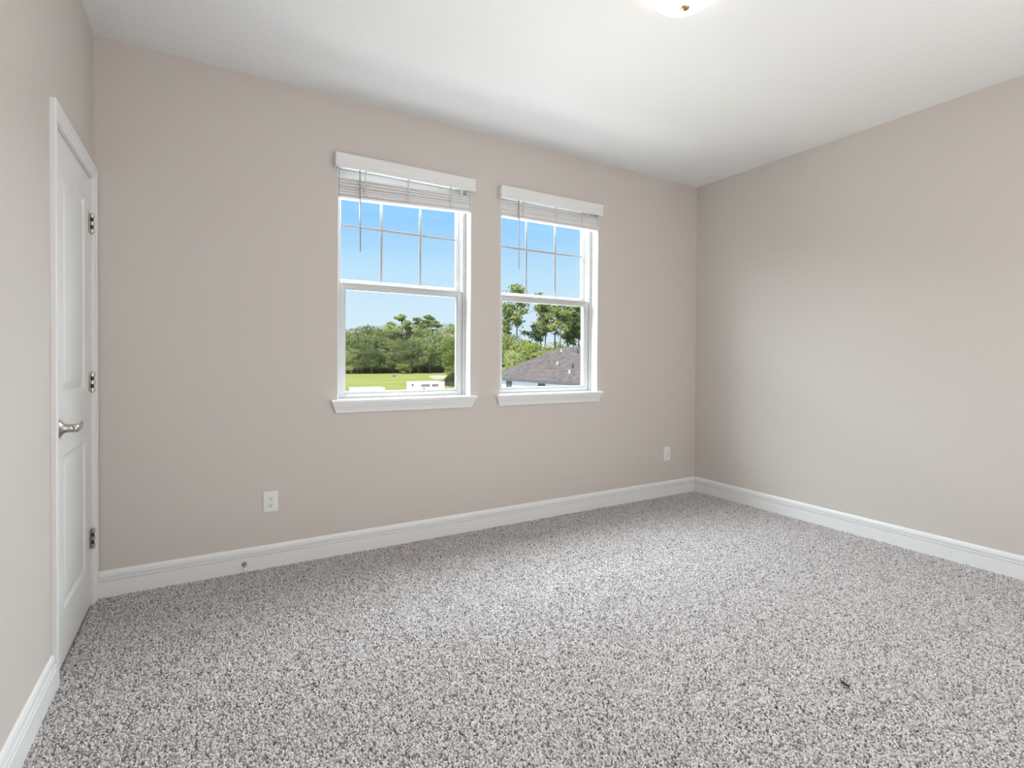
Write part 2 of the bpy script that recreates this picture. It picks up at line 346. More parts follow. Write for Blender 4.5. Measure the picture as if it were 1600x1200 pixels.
# ------------------------------------------------------------------ windows
def window(idx, a, b, label):
    w = thing('window_%d' % idx, label, 'window', ((a+b)/2, .1, WZ0), kind='structure')
    z0, z1 = 0.937, WZ1
    # white jamb liner round the reveal
    mb = MB()
    mb.box(a, a + .004, -.0015, .072, z0, z1); mb.box(b - .004, b, -.0015, .072, z0, z1); mb.box(a + .004, b - .004, -.0015, .072, z1 - .004, z1)
    mb.build('jamb_liner', M['trim'], w)
    # vinyl frame with a stepped inner face
    mb = MB()
    for x0, x1, s in ((a, a + .026, 1), (b - .026, b, -1)):
        mb.box(x0, x1, .072, .180, z0 - .012, z1)
    mb.box(a + .026, b - .026, .072, .180, z1 - .028, z1)
    mb.box(a + .026, b - .026, .072, .180, z0 - .012, z0 + .004)
    for x0, x1 in ((a + .026, a + .033), (b - .033, b - .026)):      # parting stops between the tracks
        mb.box(x0, x1, .118, .128, z0 + .004, z1 - .028)
    for x0, x1 in ((a + .026, a + .031), (b - .031, b - .026)):      # inner stops above the lower sash
        mb.box(x0, x1, .072, .080, 1.660, z1 - .028)
    mb.build('frame', M['vinyl'], w, bevel=.0015)
    # upper sash
    sa, sb, st, sbm = a + .028, b - .028, z1 - .030, 1.640
    mb = MB(); gx0, gx1, gz0, gz1 = a + .0485, b - .0485, 1.682, 2.312
    mb.box(sa, gx0 - .006, .130, .172, sbm, st); mb.box(gx1 + .006, sb, .130, .172, sbm, st)
    mb.box(gx0 - .006, gx1 + .006, .130, .172, gz1 + .006, st); mb.box(gx0 - .006, gx1 + .006, .130, .172, sbm, gz0 - .006)
    for q in ((gx0 - .006, gx0, gz0, gz1), (gx1, gx1 + .006, gz0, gz1), (gx0 - .006, gx1 + .006, gz0 - .006, gz0), (gx0 - .006, gx1 + .006, gz1, gz1 + .006)):
        mb.box(q[0], q[1], .138, .164, q[2], q[3])                  # glazing bead
    up = mb.build('upper_sash', M['vinyl'], w, bevel=.0015)
    mb = MB(); mb.box(gx0 - .004, gx1 + .004, .1475, .1505, gz0 - .004, gz1 + .004); mb.build('pane', M['glass'], up)
    mb = MB(); t = (gx1 - gx0) / 3; zc = 2.021
    mx = [(a+b)/2 - .1335, (a+b)/2 + .1335]
    mb.box(gx0, gx1, .1508, .1538, zc - .008, zc + .008)
    for x in mx:
        mb.box(x - .008, x + .008, .1508, .1538, gz0, zc - .008); mb.box(x - .008, x + .008, .1508, .1538, zc + .008, gz1)
    mb.build('grille', M['grille'], up, bevel=.001)
    # lower sash, in the inner track
    sa, sb = a + .0275, b - .0275
    mb = MB(); lx0, lx1, lz0, lz1 = sa + .041, sb - .041, 0.981, 1.612
    ya, yb = .082, .116
    mb.box(sa, lx0 - .008, ya, yb, .9415, 1.654); mb.box(lx1 + .008, sb, ya, yb, .9415, 1.654)
    mb.box(lx0 - .008, lx1 + .008, ya, yb, lz1 + .006, 1.654); mb.box(lx0 - .008, lx1 + .008, ya, yb, .9415, lz0 - .014)
    for q in ((lx0 - .008, lx0, lz0, lz1), (lx1, lx1 + .008, lz0, lz1), (lx0 - .008, lx1 + .008, lz1, lz1 + .006), (lx0 - .008, lx1 + .008, lz0 - .014, lz0)):
        mb.box(q[0], q[1], ya + .006, yb - .006, q[2], q[3])
    mb.box(sa + .02, sb - .02, ya - .006, ya + .004, 1.644, 1.656)   # finger lip on the meeting rail
    lo = mb.build('lower_sash', M['vinyl'], w, bevel=.0015)
    mb = MB(); mb.box(lx0 - .004, lx1 + .004, .098, .101, lz0 - .004, lz1 + .004); mb.build('pane', M['glass'], lo)
    mb = MB()
    for x in (sa - .0012, sb + .0004):
        mb.box(x, x + .0010, ya + .004, ya + .014, .9415, 1.654)
    mb.build('weather_strip', M['gasket'], lo)
    # stool and returned apron
    mb = MB(); mb.box(a - .036, b + .036, -.040, -.0005, .9175, .937); mb.box(a + .0005, b - .0005, -.0005, .0715, .9265, .937)
    sill = mb.build('sill', M['trim'], w, bevel=.004)
    mb = MB()
    prof = [(.030, .9175, 0), (.030, .910, 0), (.0265, .900, 1), (.019, .885, 2), (.0145, .872, 3), (.013, .862, 4), (.0105, .857, 5)]
    rings = []
    for d, z, _ in prof:
        e = d - .010
        rings.append([(a - .008 - e, -.0005, z), (a - .008 - e, -d, z), (b + .008 + e, -d, z), (b + .008 + e, -.0005, z)])
    mb.loft(rings)
    mb.build('apron', M['trim'], sill)
    return w
window(1, *WIN[0], 'white single-hung window on the left looking onto the lawn')
window(2, *WIN[1], 'white single-hung window on the right looking onto a neighbouring roof')

mb = MB(); mb.box(-.6, W + .6, -D - .6, .5, H + .25, H + .40)
struct(mb, 'sunshade_slab', M['exterior'], 'unseen roof slab added to shade out the sun', 'roof')  # unseen overhang, added to block direct sun

# ------------------------------------------------------------------ blinds
def blind(a, b, zr0, zr1, stack_l, stack_r, wx, cords, label):
    """zr0/zr1: underside of the bottom rail at its left/right end; stack_l/r: stack heights"""
    t = thing('window_blind', label, 'blind', ((a+b)/2, -.03, 2.36), group='raised slatted blinds above the windows')
    x0, x1 = a - .0215, b + .0085
    # valance: moulded board with returns to the wall
    VP = [(.051, 2.3165), (.0545, 2.3185), (.0545, 2.326), (.052, 2.331), (.0505, 2.345), (.0505, 2.372), (.0525, 2.384), (.0545, 2.389), (.0545, 2.3975), (.051, 2.3995)]
    mb = MB()
    inn = .040
    outer = [(-d, z) for d, z in VP]
    rings = []
    for x in (x0, x1):
        rings.append([(x + (0 if x == x0 else 0), y, z) for y, z in outer] + [(x, -inn, 2.3995), (x, -inn, 2.3165)])
    mb.loft(rings)
    for xa, xb in ((x0, x0 + .010), (x1 - .010, x1)): mb.box(xa, xb, -inn, -.0005, 2.3165, 2.3995)
    mb.build('valance', M['slat'], t, bevel=.002)
    mb = MB(); mb.box(a + .008, b - .008, -.034, .040, 2.338, 2.388); mb.build('headrail', M['vinyl'], t, bevel=.002)
    # bottom rail, hanging slightly out of level
    yc, hw = .030, .025; xa, xb = a + .009, b - .006
    def rz(x): return zr0 + (zr1 - zr0) * (x - xa) / (xb - xa)
    mb = MB()
    mb.loft([[(x, yc - hw, rz(x)), (x, yc + hw, rz(x)), (x, yc + hw, rz(x) + .016), (x, yc - hw, rz(x) + .016)] for x in (xa, xb)])
    mb.build('bottom_rail', M['slat'], t, bevel=.003)
    # slats stacked on the rail
    mb = MB(); rnd = random.Random(int(a * 100)); ns = 15
    for k in range(ns):
        f = (k + .5) / ns
        za, zb = zr0 + .0175 + f * stack_l, zr1 + .0175 + f * stack_r
        j = rnd.choice((-.005, -.002, .001, .004)); jx = rnd.uniform(-.0015, .0015); th = .92 * min(stack_l, stack_r) / ns
        rings = []
        for x, z in ((xa + jx, za), (xb + jx, zb)):
            tilt = rnd.uniform(-.0006, .0006)
            rings.append([(x, yc - hw + j, z - th/2 - tilt), (x, yc + j, z - th/2 + .0007), (x, yc + hw + j, z - th/2 + tilt), (x, yc + hw + j, z + th/2 + tilt), (x, yc + j, z + th/2 + .0007), (x, yc - hw + j, z + th/2 - tilt)])
        mb.loft(rings)
    mb.build('slat_stack', M['slat'], t)
    for cx in cords:                                                # bunched ladder cords
        mb = MB(); zb_ = rz(cx) + .016; zt_ = zb_ + stack_l + (stack_r - stack_l) * (cx - xa) / (xb - xa)
        for s in (-1, 1):
            pts = []; n_ = 22
            for k in range(n_ + 1):
                f = k / n_
                pts.append((cx + s * .004 + .0055 * math.sin(f * 11 + s * 1.3), yc - hw - .009 - .002 * math.sin(f * 17 + s), zb_ + f * (zt_ - zb_)))
            pts.append((cx + s * .003, -.004, 2.345))
            mb.tube(pts, .0026, n=6)
        mb.build('ladder_cord', M['cord'], t, smooth=True)
    mb = MB(); mb.tube([(wx, -.014, 2.340), (wx, -.014, 2.330)], .0015, n=8); mb.tube([(wx, -.014, 2.331), (wx + .002, -.013, 2.32), (wx + .006, -.012, 1.835)], [.0028, .0036, .0040], n=6)
    mb.build('wand', M['wand'], t)
    return t
blind(*WIN[0], 2.150, 2.190, .108, .088, 1.271, (1.311, 1.584, 1.877), 'raised white blind of the left window, its bottom rail hanging tilted')
blind(*WIN[1], 2.203, 2.209, .090, .090, 2.398, (2.445, 2.734, 2.989), 'raised white blind of the right window, its bottom rail hanging level')

# ------------------------------------------------------------------ wall plates and door stop
def wall_plate(name, x, z, w, h, label, cat):
    t = thing(name, label, cat, (x, 0, z))
    mb = MB()
    mb.loft([[(x-w/2, -.0003, z-h/2), (x+w/2, -.0003, z-h/2), (x+w/2, -.0003, z+h/2), (x-w/2, -.0003, z+h/2)],
             [(x-w/2, -.003, z-h/2), (x+w/2, -.003, z-h/2), (x+w/2, -.003, z+h/2), (x-w/2, -.003, z+h/2)],
             [(x-w/2+.004, -.0062, z-h/2+.004), (x+w/2-.004, -.0062, z-h/2+.004), (x+w/2-.004, -.0062, z+h/2-.004), (x-w/2+.004, -.0062, z+h/2-.004)]])
    mb.build('cover_plate', M['plastic'], t, bevel=.0008)
    mb = MB(); mb.box(x-.0165, x+.0165, -.0082, -.0058, z-.033, z+.033); ins = mb.build('insert', M['plastic'], t, bevel=.0008)
    return t, ins
t, ins = wall_plate('electrical_outlet', 0.7828, 0.3755, .079, .118, 'white duplex outlet low on the window wall left of the windows', 'outlet')
for k, dz in enumerate((.019, -.019)):
    mb = MB(); x, z = .7828, .3755 + dz
    mb.lathe([(.0, .0086), (.0135, .0086), (.0142, .0080), (.0142, .0070)], (x, 0, z), '-Y', 24)
    rc = mb.build('receptacle', M['plastic'], t)
    mb = MB()
    mb.box(x - .0077, x - .0053, -.0092, -.0084, z + .000, z + .0095); mb.box(x + .0053, x + .0077, -.0092, -.0084, z + .0012, z + .0085)
    mb.tube([(x, -.0084, z - .0055), (x, -.0092, z - .0055)], .0032, n=12)
    mb.build('slot', M['slot'], rc)
t, ins = wall_plate('wall_plate', 3.932, 0.371, .076, .125, 'white wall plate with two small jacks low near the right corner', 'wall plate')
for dz in (.011, -.019):
    mb = MB(); x, z = 3.932, .371 + dz
    mb.box(x - .007, x + .007, -.0088, -.0075, z - .006, z + .006)
    jk = mb.build('jack', M['vinyl'], t, bevel=.0005)
    mb = MB(); mb.box(x - .0045, x + .0045, -.0093, -.0086, z - .0035, z + .0035); mb.build('jack_opening', M['jack'], jk)

t = thing('door_stop', 'small brass door stop with white tip on the baseboard', 'door stop', (.650, -.014, .053))
mb = MB(); mb.lathe([(.0, .0145), (.0125, .0145), (.0125, .017), (.010, .020), (.0055, .022), (.005, .028)], (.650, 0, .053), '-Y', 24)
mb.build('base', M['brass'], t, smooth=True)
mb = MB()
pts = []
for k in range(150):
    a_ = k / 10 * 2 * math.pi; f = k / 149
    pts.append((.650 + .0046 * math.cos(a_), -.024 - .048 * f, .053 - .005 * f * f + .0046 * math.sin(a_)))
mb.tube(pts, .0011, n=6); mb.tube([(.650, -.024, .053), (.650, -.072, .048)], .0034, n=10)
mb.build('spring', M['brass'], t, smooth=True)
mb = MB(); mb.lathe([(.0, .070), (.0062, .070), (.0068, .073), (.0068, .080), (.0045, .0835), (.0, .0845)], (.650, 0, .0478), '-Y', 20)
mb.build('tip', M['rubber'], t, smooth=True)

# ------------------------------------------------------------------ ceiling light
LX, LY = 2.162, -1.715
t = thing('ceiling_light', 'lit flush-mount ceiling light with frosted glass bowl', 'light', (LX, LY, H))
mb = MB(); mb.lathe([(.0, H), (.134, H), (.136, H-.004), (.134, H-.022), (.126, H-.026), (.0, H-.026)], (LX, LY, 0), 'Z', 48)
mb.build('pan', M['plastic'], t, smooth=False)
mb = MB(); prof = []
for k in range(13):
    a_ = k / 12 * math.pi / 2
    prof.append((.146 * math.cos(a_) if k < 12 else 0, H - .024 - .086 * math.sin(a_)))
mb.lathe(prof, (LX, LY, 0), 'Z', 40)
mb.build('bowl', M['bowl'], t, smooth=True)
mb = MB(); zb_ = H - .1095
mb.lathe([(.0, zb_+.002), (.0175, zb_+.001), (.0185, zb_-.002), (.0175, zb_-.006), (.013, zb_-.010), (.007, zb_-.013), (.0, zb_-.014)], (LX, LY, 0), 'Z', 24)
mb.build('finial', M['finial'], t, smooth=True)

# ------------------------------------------------------------------ dried leaf on the carpet
mb = MB()
rows = []
for k in range(9):
    f = k / 8; w_ = .0085 * math.sin(math.pi * min(1, f * 1.02)) ** .8 + .0004
    y_ = (f - .5) * .034; z_ = .012 + .006 * math.sin(f * 3.1) + .002 * math.sin(f * 9)
    rows.append([(-w_, y_, z_ + .004), (-w_*.5, y_, z_ + .001), (0, y_, z_ - .001), (w_*.5, y_, z_ + .001), (w_, y_, z_ + .0045)])
for i in range(8):
    for k in range(4):
        mb.poly([rows[i][k], rows[i][k+1], rows[i+1][k+1], rows[i+1][k]])
mb.tube([(0, -.017, .012), (.001, -.022, .013), (.003, -.027, .015)], .0007, n=6)
bmesh.ops.remove_doubles(mb.bm, verts=mb.bm.verts[:], dist=1e-5)
o = mb.build('dried_leaf', M['leaf_dry'])
sm = o.modifiers.new('thick', 'SOLIDIFY'); sm.thickness = .0009
o.location = (2.4566, -2.2131, 0); o.rotation_euler = (0, 0, math.radians(-12))
tag(o, 'small dark dried leaf lying on the carpet', 'leaf')

# ================================================================== outside
G = -3.0                                        # ground level, one storey down
M['grass'] = noise_color(mat('mown_grass', (.3,.38,.09), 0.95, spec=.1), 0.09, (0.235, 0.262, 0.058), (0.335, 0.335, 0.095), vec=(1, 2.5, 1), detail=8)
M['sand'] = noise_color(mat('pale_sand', (.7,.62,.5), 0.95, spec=.1), 0.8, (0.42, 0.38, 0.31), (0.50, 0.46, 0.39))
M['bounce_ground'] = noise_color(mat('pale_bounce_ground', (.7,.68,.65), 0.9, spec=.1), 0.6, (0.78, 0.775, 0.77), (0.85, 0.845, 0.84))  # kept pale so the added ground reflects light
M['bark'] = noise_color(mat('bark', (.12,.1,.08), 0.95, spec=.1), 3, (0.10, 0.085, 0.07), (0.22, 0.19, 0.16), vec=(1,1,.3))
def leafmat(name, c0, c1, trans=0.42):
    m = bpy.data.materials.new(name); m.use_nodes = True
    n, l, b = nodes(m); b.inputs['Roughness'].default_value = .7; b.inputs['Specular IOR Level'].default_value = .2
    oi = n.new('ShaderNodeObjectInfo'); v = objcoord(n, l, (1,1,1)); t = n.new('ShaderNodeTexNoise'); t.inputs['Scale'].default_value = .9; t.inputs['Detail'].default_value = 3
    l.new(v, t.inputs['Vector'])
    mx = n.new('ShaderNodeMath'); mx.operation = 'MULTIPLY_ADD'; mx.inputs[1].default_value = .45; mx.inputs[2].default_value = -.22
    l.new(oi.outputs['Random'], mx.inputs[0]); ad = n.new('ShaderNodeMath'); ad.operation = 'ADD'; l.new(t.outputs['Fac'], ad.inputs[0]); l.new(mx.outputs[0], ad.inputs[1])
    r = n.new('ShaderNodeValToRGB'); r.color_ramp.elements[0].position = .3; r.color_ramp.elements[0].color = (*c0, 1)
    r.color_ramp.elements[1].position = .7; r.color_ramp.elements[1].color = (*c1, 1)
    l.new(ad.outputs[0], r.inputs[0]); l.new(r.outputs[0], b.inputs['Base Color'])
    tr = n.new('ShaderNodeBsdfTranslucent'); l.new(r.outputs[0], tr.inputs[0]); ms = n.new('ShaderNodeMixShader'); ms.inputs[0].default_value = trans
    l.new(b.outputs[0], ms.inputs[1]); l.new(tr.outputs[0], ms.inputs[2]); l.new(ms.outputs[0], n['Material Output'].inputs[0]); return m
M['oak_leaf'] = leafmat('broad_leaves', (0.17, 0.22, 0.085), (0.52, 0.55, 0.23))
M['pine_leaf'] = leafmat('pine_needles', (0.15, 0.20, 0.075), (0.42, 0.47, 0.20))
M['bright_leaf'] = leafmat('light_leaves', (0.174, 0.244, 0.056), (0.522, 0.568, 0.170))
M['shrub_leaf'] = leafmat('shrub_leaves', (0.09, 0.12, 0.05), (0.27, 0.31, 0.125))

mb = MB(); mb.box(-320, 420, 3.0, 520, G - .5, G)
struct(mb, 'lawn', M['grass'], 'wide green mown lawn outside', 'lawn')
mb = MB(); mb.box(-320, 420, -420, 3.0, G - .5, G)
struct(mb, 'bounce_ground', M['bounce_ground'], 'unseen pale ground added behind the house to bounce light', 'bounce_ground')  # unseen reflector ground, added to throw light upwards
mb = MB(); mb.box(4, 60, 3.2, 44, G, G + .02)
struct(mb, 'house_bounce_ground', M['bounce_ground'], 'unseen pale ground added to lighten the neighbouring house walls', 'ground')  # added out of view so less green bounces onto the house walls
# the storey below this room
mb = MB(); mb.box(-.12, W+.12, -D-.12, .2, G, -.3)
struct(mb, 'lower_storey', M['exterior'], 'storey of the house below this room', 'wall')
mb = MB()
N_ = 28; cx_, cy_, rx_, ry_ = 48.3, 113.0, 2.1, 13.0
ring = []
for k in range(N_):
    t_ = 2*math.pi*k/N_; e_ = 1 + .12*math.sin(3*t_); u_, v_ = rx_*math.cos(t_)*e_, ry_*math.sin(t_)*e_
    ring.append((cx_ + .924*u_ + .383*v_, cy_ - .383*u_ + .924*v_, G + .002))
top = [(cx_ + (x - cx_) * .9, cy_ + (y - cy_) * .9, G + .06) for x, y, z in ring]
mb.loft([ring, top], caps=False); mb.poly(top)
tag(mb.build('sand_bunker', M['sand']), 'pale sandy patch at the right edge of the lawn', 'sand', kind='structure')

# ---- foliage: every crown is a cloud of bent leaf clumps round its branches
def clump(bm, p, s, rnd, up=0.3):
    d = Vector((rnd.gauss(0,1), rnd.gauss(0,1), rnd.gauss(0,1) + up)).normalized()
    a = d.orthogonal().normalized(); b_ = d.cross(a); th = rnd.uniform(0, 6.28)
    u = a * math.cos(th) + b_ * math.sin(th); w = d.cross(u)
    q = [p + u*s, p + w*s*.55 + d*s*.25, p - u*s*.9, p - w*s*.55 + d*s*.2]
    vs = [bm.verts.new(x) for x in q]
    bm.faces.new((vs[0], vs[1], vs[3])); bm.faces.new((vs[1], vs[2], vs[3]))
def mesh_of(name, bm, m):
    me = bpy.data.meshes.new(name); bm.to_mesh(me); bm.free(); me.materials.append(m); return me
def broad_crown(seed, n, lobes, base, s):
    """crown of a tree one unit tall"""
    rnd = random.Random(seed); bm = bmesh.new(); L_ = []
    for k in range(lobes):
        a = rnd.uniform(0, 6.28); h = rnd.uniform(base + .12, .86); r_ = rnd.uniform(.05, .26) * (1.15 - .5*abs(h - .5))
        L_.append((Vector((r_*math.cos(a), r_*math.sin(a), h)), rnd.uniform(.10, .17)))
    L_.append((Vector((0, 0, .87)), .13))
    for k in range(n):
        c, rr = rnd.choice(L_); d = Vector((rnd.gauss(0,1), rnd.gauss(0,1), rnd.gauss(0,1))).normalized()
        clump(bm, c + Vector((d.x, d.y, d.z * .8)) * rr * rnd.uniform(.55, 1.05), s * rnd.uniform(.6, 1.3), rnd)
    return bm
def trunk(seed, h, r0, bend=.02, limbs=()):
    mb = MB(); rnd = random.Random(seed); pts, rad = [], []
    for k in range(7):
        f = k / 6; pts.append((bend*math.sin(f*4 + seed), bend*math.cos(f*3.1 + seed) - bend, f*h)); rad.append(r0 * (1 - .75*f))
    mb.tube(pts, rad, n=8)
    for (hf, a, ln) in limbs:
        p0 = Vector((0, 0, hf)); mb.tube([p0, p0 + Vector((math.cos(a), math.sin(a), .5)) * ln * .5, p0 + Vector((math.cos(a), math.sin(a), .75)) * ln], [r0*.4, r0*.28, r0*.1], n=6)
    return mb
def pine_crown(seed, n, bottom, s, spread):
    rnd = random.Random(seed); bm = bmesh.new(); lim = []
    for k in range(15):
        f = k / 14; h = bottom + (1.0 - bottom) * f * .97; a = rnd.uniform(0, 6.28) + k*2.4; ln = spread * (1.05 - .72*f) * rnd.uniform(.55, 1.1)
        tip = Vector((math.cos(a)*ln, math.sin(a)*ln, h + ln*.30)); lim.append((h, a, ln))
        for j in range(n // 15):
            q = rnd.uniform(.25, 1.08); c = Vector((tip.x*q, tip.y*q, h + ln*.30*q))
            clump(bm, c + Vector((rnd.gauss(0,1), rnd.gauss(0,1), rnd.gauss(0,.55))) * .026, s * rnd.uniform(.6, 1.3), rnd, .6)
    return bm, lim
proto = {}
for k in range(4):
    proto['broad', k] = (mesh_of('foliage', broad_crown(20 + k, 5200, 24, .10, .017), M['oak_leaf']), 'trunk', trunk(k, .62, .017, .02, [(.25, .5+k, .3), (.33, 2.6+k, .28), (.4, 4.5+k, .25)]))
for k in range(3):
    proto['light', k] = (mesh_of('foliage', broad_crown(50 + k, 5200, 22, .0, .020), M['bright_leaf']), 'trunk', trunk(k + 5, .6, .014, .03, [(.2, 1+k, .3), (.3, 3+k, .28)]))
for k in range(4):
    bm, lim = pine_crown(70 + k, 2500, (.56, .62, .50, .58)[k], .0155, (.19, .17, .2, .15)[k])
    mbt = MB(); pts = [(.006*math.sin(q*.9 + k), .006*math.cos(q*1.1 + k), q/8*.98) for q in range(9)]
    mbt.tube(pts, [.0135 * (1 - .8*q/8) for q in range(9)], n=8)
    for h, a, ln in lim: mbt.tube([(0, 0, h), (math.cos(a)*ln*.6, math.sin(a)*ln*.6, h + ln*.16), (math.cos(a)*ln, math.sin(a)*ln, h + ln*.32)], [.0036, .0024, .001], n=5)
    proto['pine', k] = (mesh_of('foliage', bm, M['pine_leaf']), 'trunk', mbt)
for k in (4, 5):                                                    # pines with a round, dense top on a bare trunk
    rnd = random.Random(110 + k); bm = bmesh.new(); lobes = []
    for q in range(15):
        a = q * 2.4 + rnd.uniform(-.4, .4); h = rnd.uniform(.66, .93); r_ = rnd.uniform(.04, .13) * (1.25 - max(0, h - .78) * 3)
        lobes.append((Vector((r_*math.cos(a), r_*math.sin(a), h)), rnd.uniform(.038, .062)))
    lobes.append((Vector((0, 0, .94)), .055))
    for q in range(2900):
        c, rr = rnd.choice(lobes); d = Vector((rnd.gauss(0,1), rnd.gauss(0,1), rnd.gauss(0,1))).normalized()
        clump(bm, c + Vector((d.x, d.y, d.z*.7)) * rr * rnd.uniform(.4, 1.05), .0145 * rnd.uniform(.6, 1.3), rnd, .5)
    mbt = MB(); mbt.tube([(.006*math.sin(q*.9 + k), .006*math.cos(q*1.1 + k), q/8*.95) for q in range(9)], [.0135 * (1 - .75*q/8) for q in range(9)], n=8)
    for c, rr in lobes: mbt.tube([(0, 0, c.z - .07), (c.x*.6, c.y*.6, c.z - .03), (c.x, c.y, c.z)], [.0036, .0024, .001], n=5)
    proto['pine', k] = (mesh_of('foliage', bm, M['pine_leaf']), 'trunk', mbt)
for k in range(2):
    rnd = random.Random(90 + k); bm = bmesh.new()
    for q in range(2600):
        d = Vector((rnd.gauss(0,1), rnd.gauss(0,1), abs(rnd.gauss(0,1)))).normalized(); clump(bm, Vector((d.x*.75, d.y*.75, d.z*.95)) * rnd.uniform(.5, 1) ** .5, .055 * rnd.uniform(.6, 1.3), rnd)
    mbt = MB()
    for q in range(5): mbt.tube([(.05*math.cos(q*1.3), .05*math.sin(q*1.3), 0), (.3*math.cos(q*1.3), .3*math.sin(q*1.3), .6)], [.03, .015], n=6)
    proto['shrub', k] = (mesh_of('foliage', bm, M['shrub_leaf']), 'stems', mbt)
pmesh = {}
for key, (fol, tn, mbt) in proto.items():
    bmesh.ops.recalc_face_normals(mbt.bm, faces=mbt.bm.faces[:]); pmesh[key] = (fol, mesh_of(tn, mbt.bm, M['bark']))
def tree(name, kind, k, x, y, h, label, cat='tree', group=None, wide=1.0, rz=None, leaf=None):
    fol, tr_ = pmesh[kind, k]
    t = thing(name, label, cat, (x, y, G), group); t.rotation_euler.z = rz if rz is not None else random.uniform(0, 6.28); t.scale = (h*wide, h*wide, h)
    for nm, me in (('foliage', fol), (tr_.name.split('.')[0], tr_)):
        o = link(bpy.data.objects.new(nm, me)); o.parent = t
    return t
ORD = ['first', 'second', 'third', 'fourth', 'fifth', 'sixth', 'seventh', 'eighth', 'ninth', 'tenth', 'eleventh', 'twelfth', 'thirteenth', 'fourteenth', 'fifteenth', 'sixteenth', 'seventeenth', 'eighteenth', 'nineteenth', 'twentieth']
# far treeline beyond the lawn
FAR = [(34.7,152,12.7,'broad'),(38.0,156,13.8,'broad'),(38.8,150,14.1,'broad'),(43.2,157,15.1,'broad'),(44.5,151,14.2,'broad'),(48.5,156,15.4,'broad'),(52.3,160,16.4,'broad'),(52.7,153,18.6,'pine'),(56.8,157,16.6,'broad'),(56.8,150,14.8,'broad'),(61.5,154,18.9,'pine'),(65.7,158,14.9,'broad'),(65.1,150,14.9,'broad'),(69.9,155,16.6,'broad')]
nb = 0
for i, (x, y, h, kd) in enumerate(FAR):
    if kd == 'pine':
        tree('pine_tree', 'pine', 4 if i == 7 else 5, x, y, h, 'tall pine rising above the middle of the far treeline' if i == 7 else 'tall pine rising above the right half of the far treeline', 'tree', 'trees of the far treeline', wide=1.5)
    else:
        tree('broadleaf_tree', 'broad', nb % 4, x, y, h, 'tall rounded tree of the far treeline, %s from the left' % ORD[nb], 'tree', 'trees of the far treeline', wide=1.0); nb += 1
LOW = [(33.3,144,6.4),(36.2,146,7.0),(38.4,145,8.7),(40.7,144,7.8),(44.2,146,7.0),(47.0,145,6.3),(49.9,147,8.8),(52.0,144,9.9),(55.7,146,10.3),(58.4,145,9.3),(62.2,147,9.1),(65.5,145,9.6)]
for i, (x, y, h) in enumerate(LOW):
    tree('understory_tree', 'broad', (i + 2) % 4, x, y, h * 1.06, 'low bushy tree in front of the far treeline, %s from the left' % ORD[i], 'tree', 'low trees in front of the far treeline', wide=1.25)
for i in range(7):                                                 # the rest of the wood behind
    tree('broadleaf_tree', 'broad', i % 4, 28 + i * 7.0 + random.uniform(-1, 1), 164 + (i % 3) * 3, random.uniform(12.5, 14.5), 'tree filling the back of the far wood beyond the lawn', 'tree', 'trees filling the back of the far wood', wide=1.15)
tree('broadleaf_tree', 'light', 0, 46.2, 98, 9.5, 'leafy tree at the right edge of the left window, nearer than the treeline', 'tree', wide=1.1)
tree('broadleaf_tree', 'light', 1, 48.4, 95, 11.3, 'bright green tree beyond the lawn at the right edge of the left window', 'tree', wide=1.0)
tree('shrub', 'shrub', 0, 39.6, 86, 1.3, 'dark green shrub on the lawn before the sandy patch', 'shrub', wide=1.2)
tree('shrub', 'shrub', 1, 41.2, 88, 1.9, 'taller dark shrub beside the sandy patch at the frame edge', 'shrub', wide=.9)
sh = tree('mounded_bush', 'light', 2, 48.6, 140, 3.0, 'pale green mounded bush at the foot of the far treeline', 'shrub', wide=2.2)
mb = MB()
mb.lathe([(.0, .02), (.42, .0), (.45, .22), (.33, .42), (.15, .50), (.0, .52)], (0, 0, 0), 'Z', 9)
for v in mb.bm.verts: v.co += Vector((random.uniform(-.06,.06), random.uniform(-.06,.06), random.uniform(-.03,.03)))
o = mb.build('rock', mat('grey_rock', (.16,.15,.16), .9)); o.location = (38.9, 117.3, G); tag(o, 'small grey rock lying on the middle of the lawn', 'rock')

M['litter'] = noise_color(mat('leaf_litter', (.06,.05,.03), .95, spec=.05), .7, (0.035, 0.035, 0.02), (0.075, 0.065, 0.035))
mb = MB(); mb.box(-40, 260, 147.5, 215, G, G + .05)
struct(mb, 'wood_floor', M['litter'], 'dark leaf litter under the far wood', 'ground')
mb = MB(); mb.box(33, 75, 51, 90, G, G + .05)
struct(mb, 'wood_floor', M['litter'], 'dark leaf litter under the nearer wood', 'ground')
for i in range(16):
    tree('thicket_bush', 'shrub', i % 2, 30 + i * 2.6 + random.uniform(-.4, .4), 150 + (i * 7 % 5) * 1.3, random.uniform(4.2, 6.0), 'dark thicket bush growing under the far treeline', 'bush', 'thicket under the far treeline', wide=.6)

# the nearer wood behind the neighbouring house
NEAR = [(38.7,66,8.8,'light'),(36.4,60,8.4,'broad'),(45.5,75,13.6,'pine'),(39.7,62,14.9,'pine'),(38.9,58,7.0,'light'),(44.2,66,7.4,'broad'),(45.3,64,14.2,'pine'),(50.1,70,14.5,'pine'),(50.8,68,13.9,'pine'),(46.1,60,13.4,'pine'),(56.4,72,13.9,'pine'),(50.1,62,11.5,'pine'),(54.2,66,13.3,'pine'),(58.8,70,13.4,'pine'),(40.9,58,6.4,'light'),(43.4,57,6.2,'broad'),(47.1,60,6.6,'light'),(34.1,54,5.6,'broad'),(39.7,55,5.7,'light'),(52.0,62,6.8,'light'),(56.5,66,7.2,'broad'),(60.0,68,7.6,'light'),(36.0,68,8.0,'light'),(42.5,78,8.0,'broad'),(48.0,82,8.4,'broad'),(54.0,82,8.4,'light'),(60.0,80,8.2,'broad')]
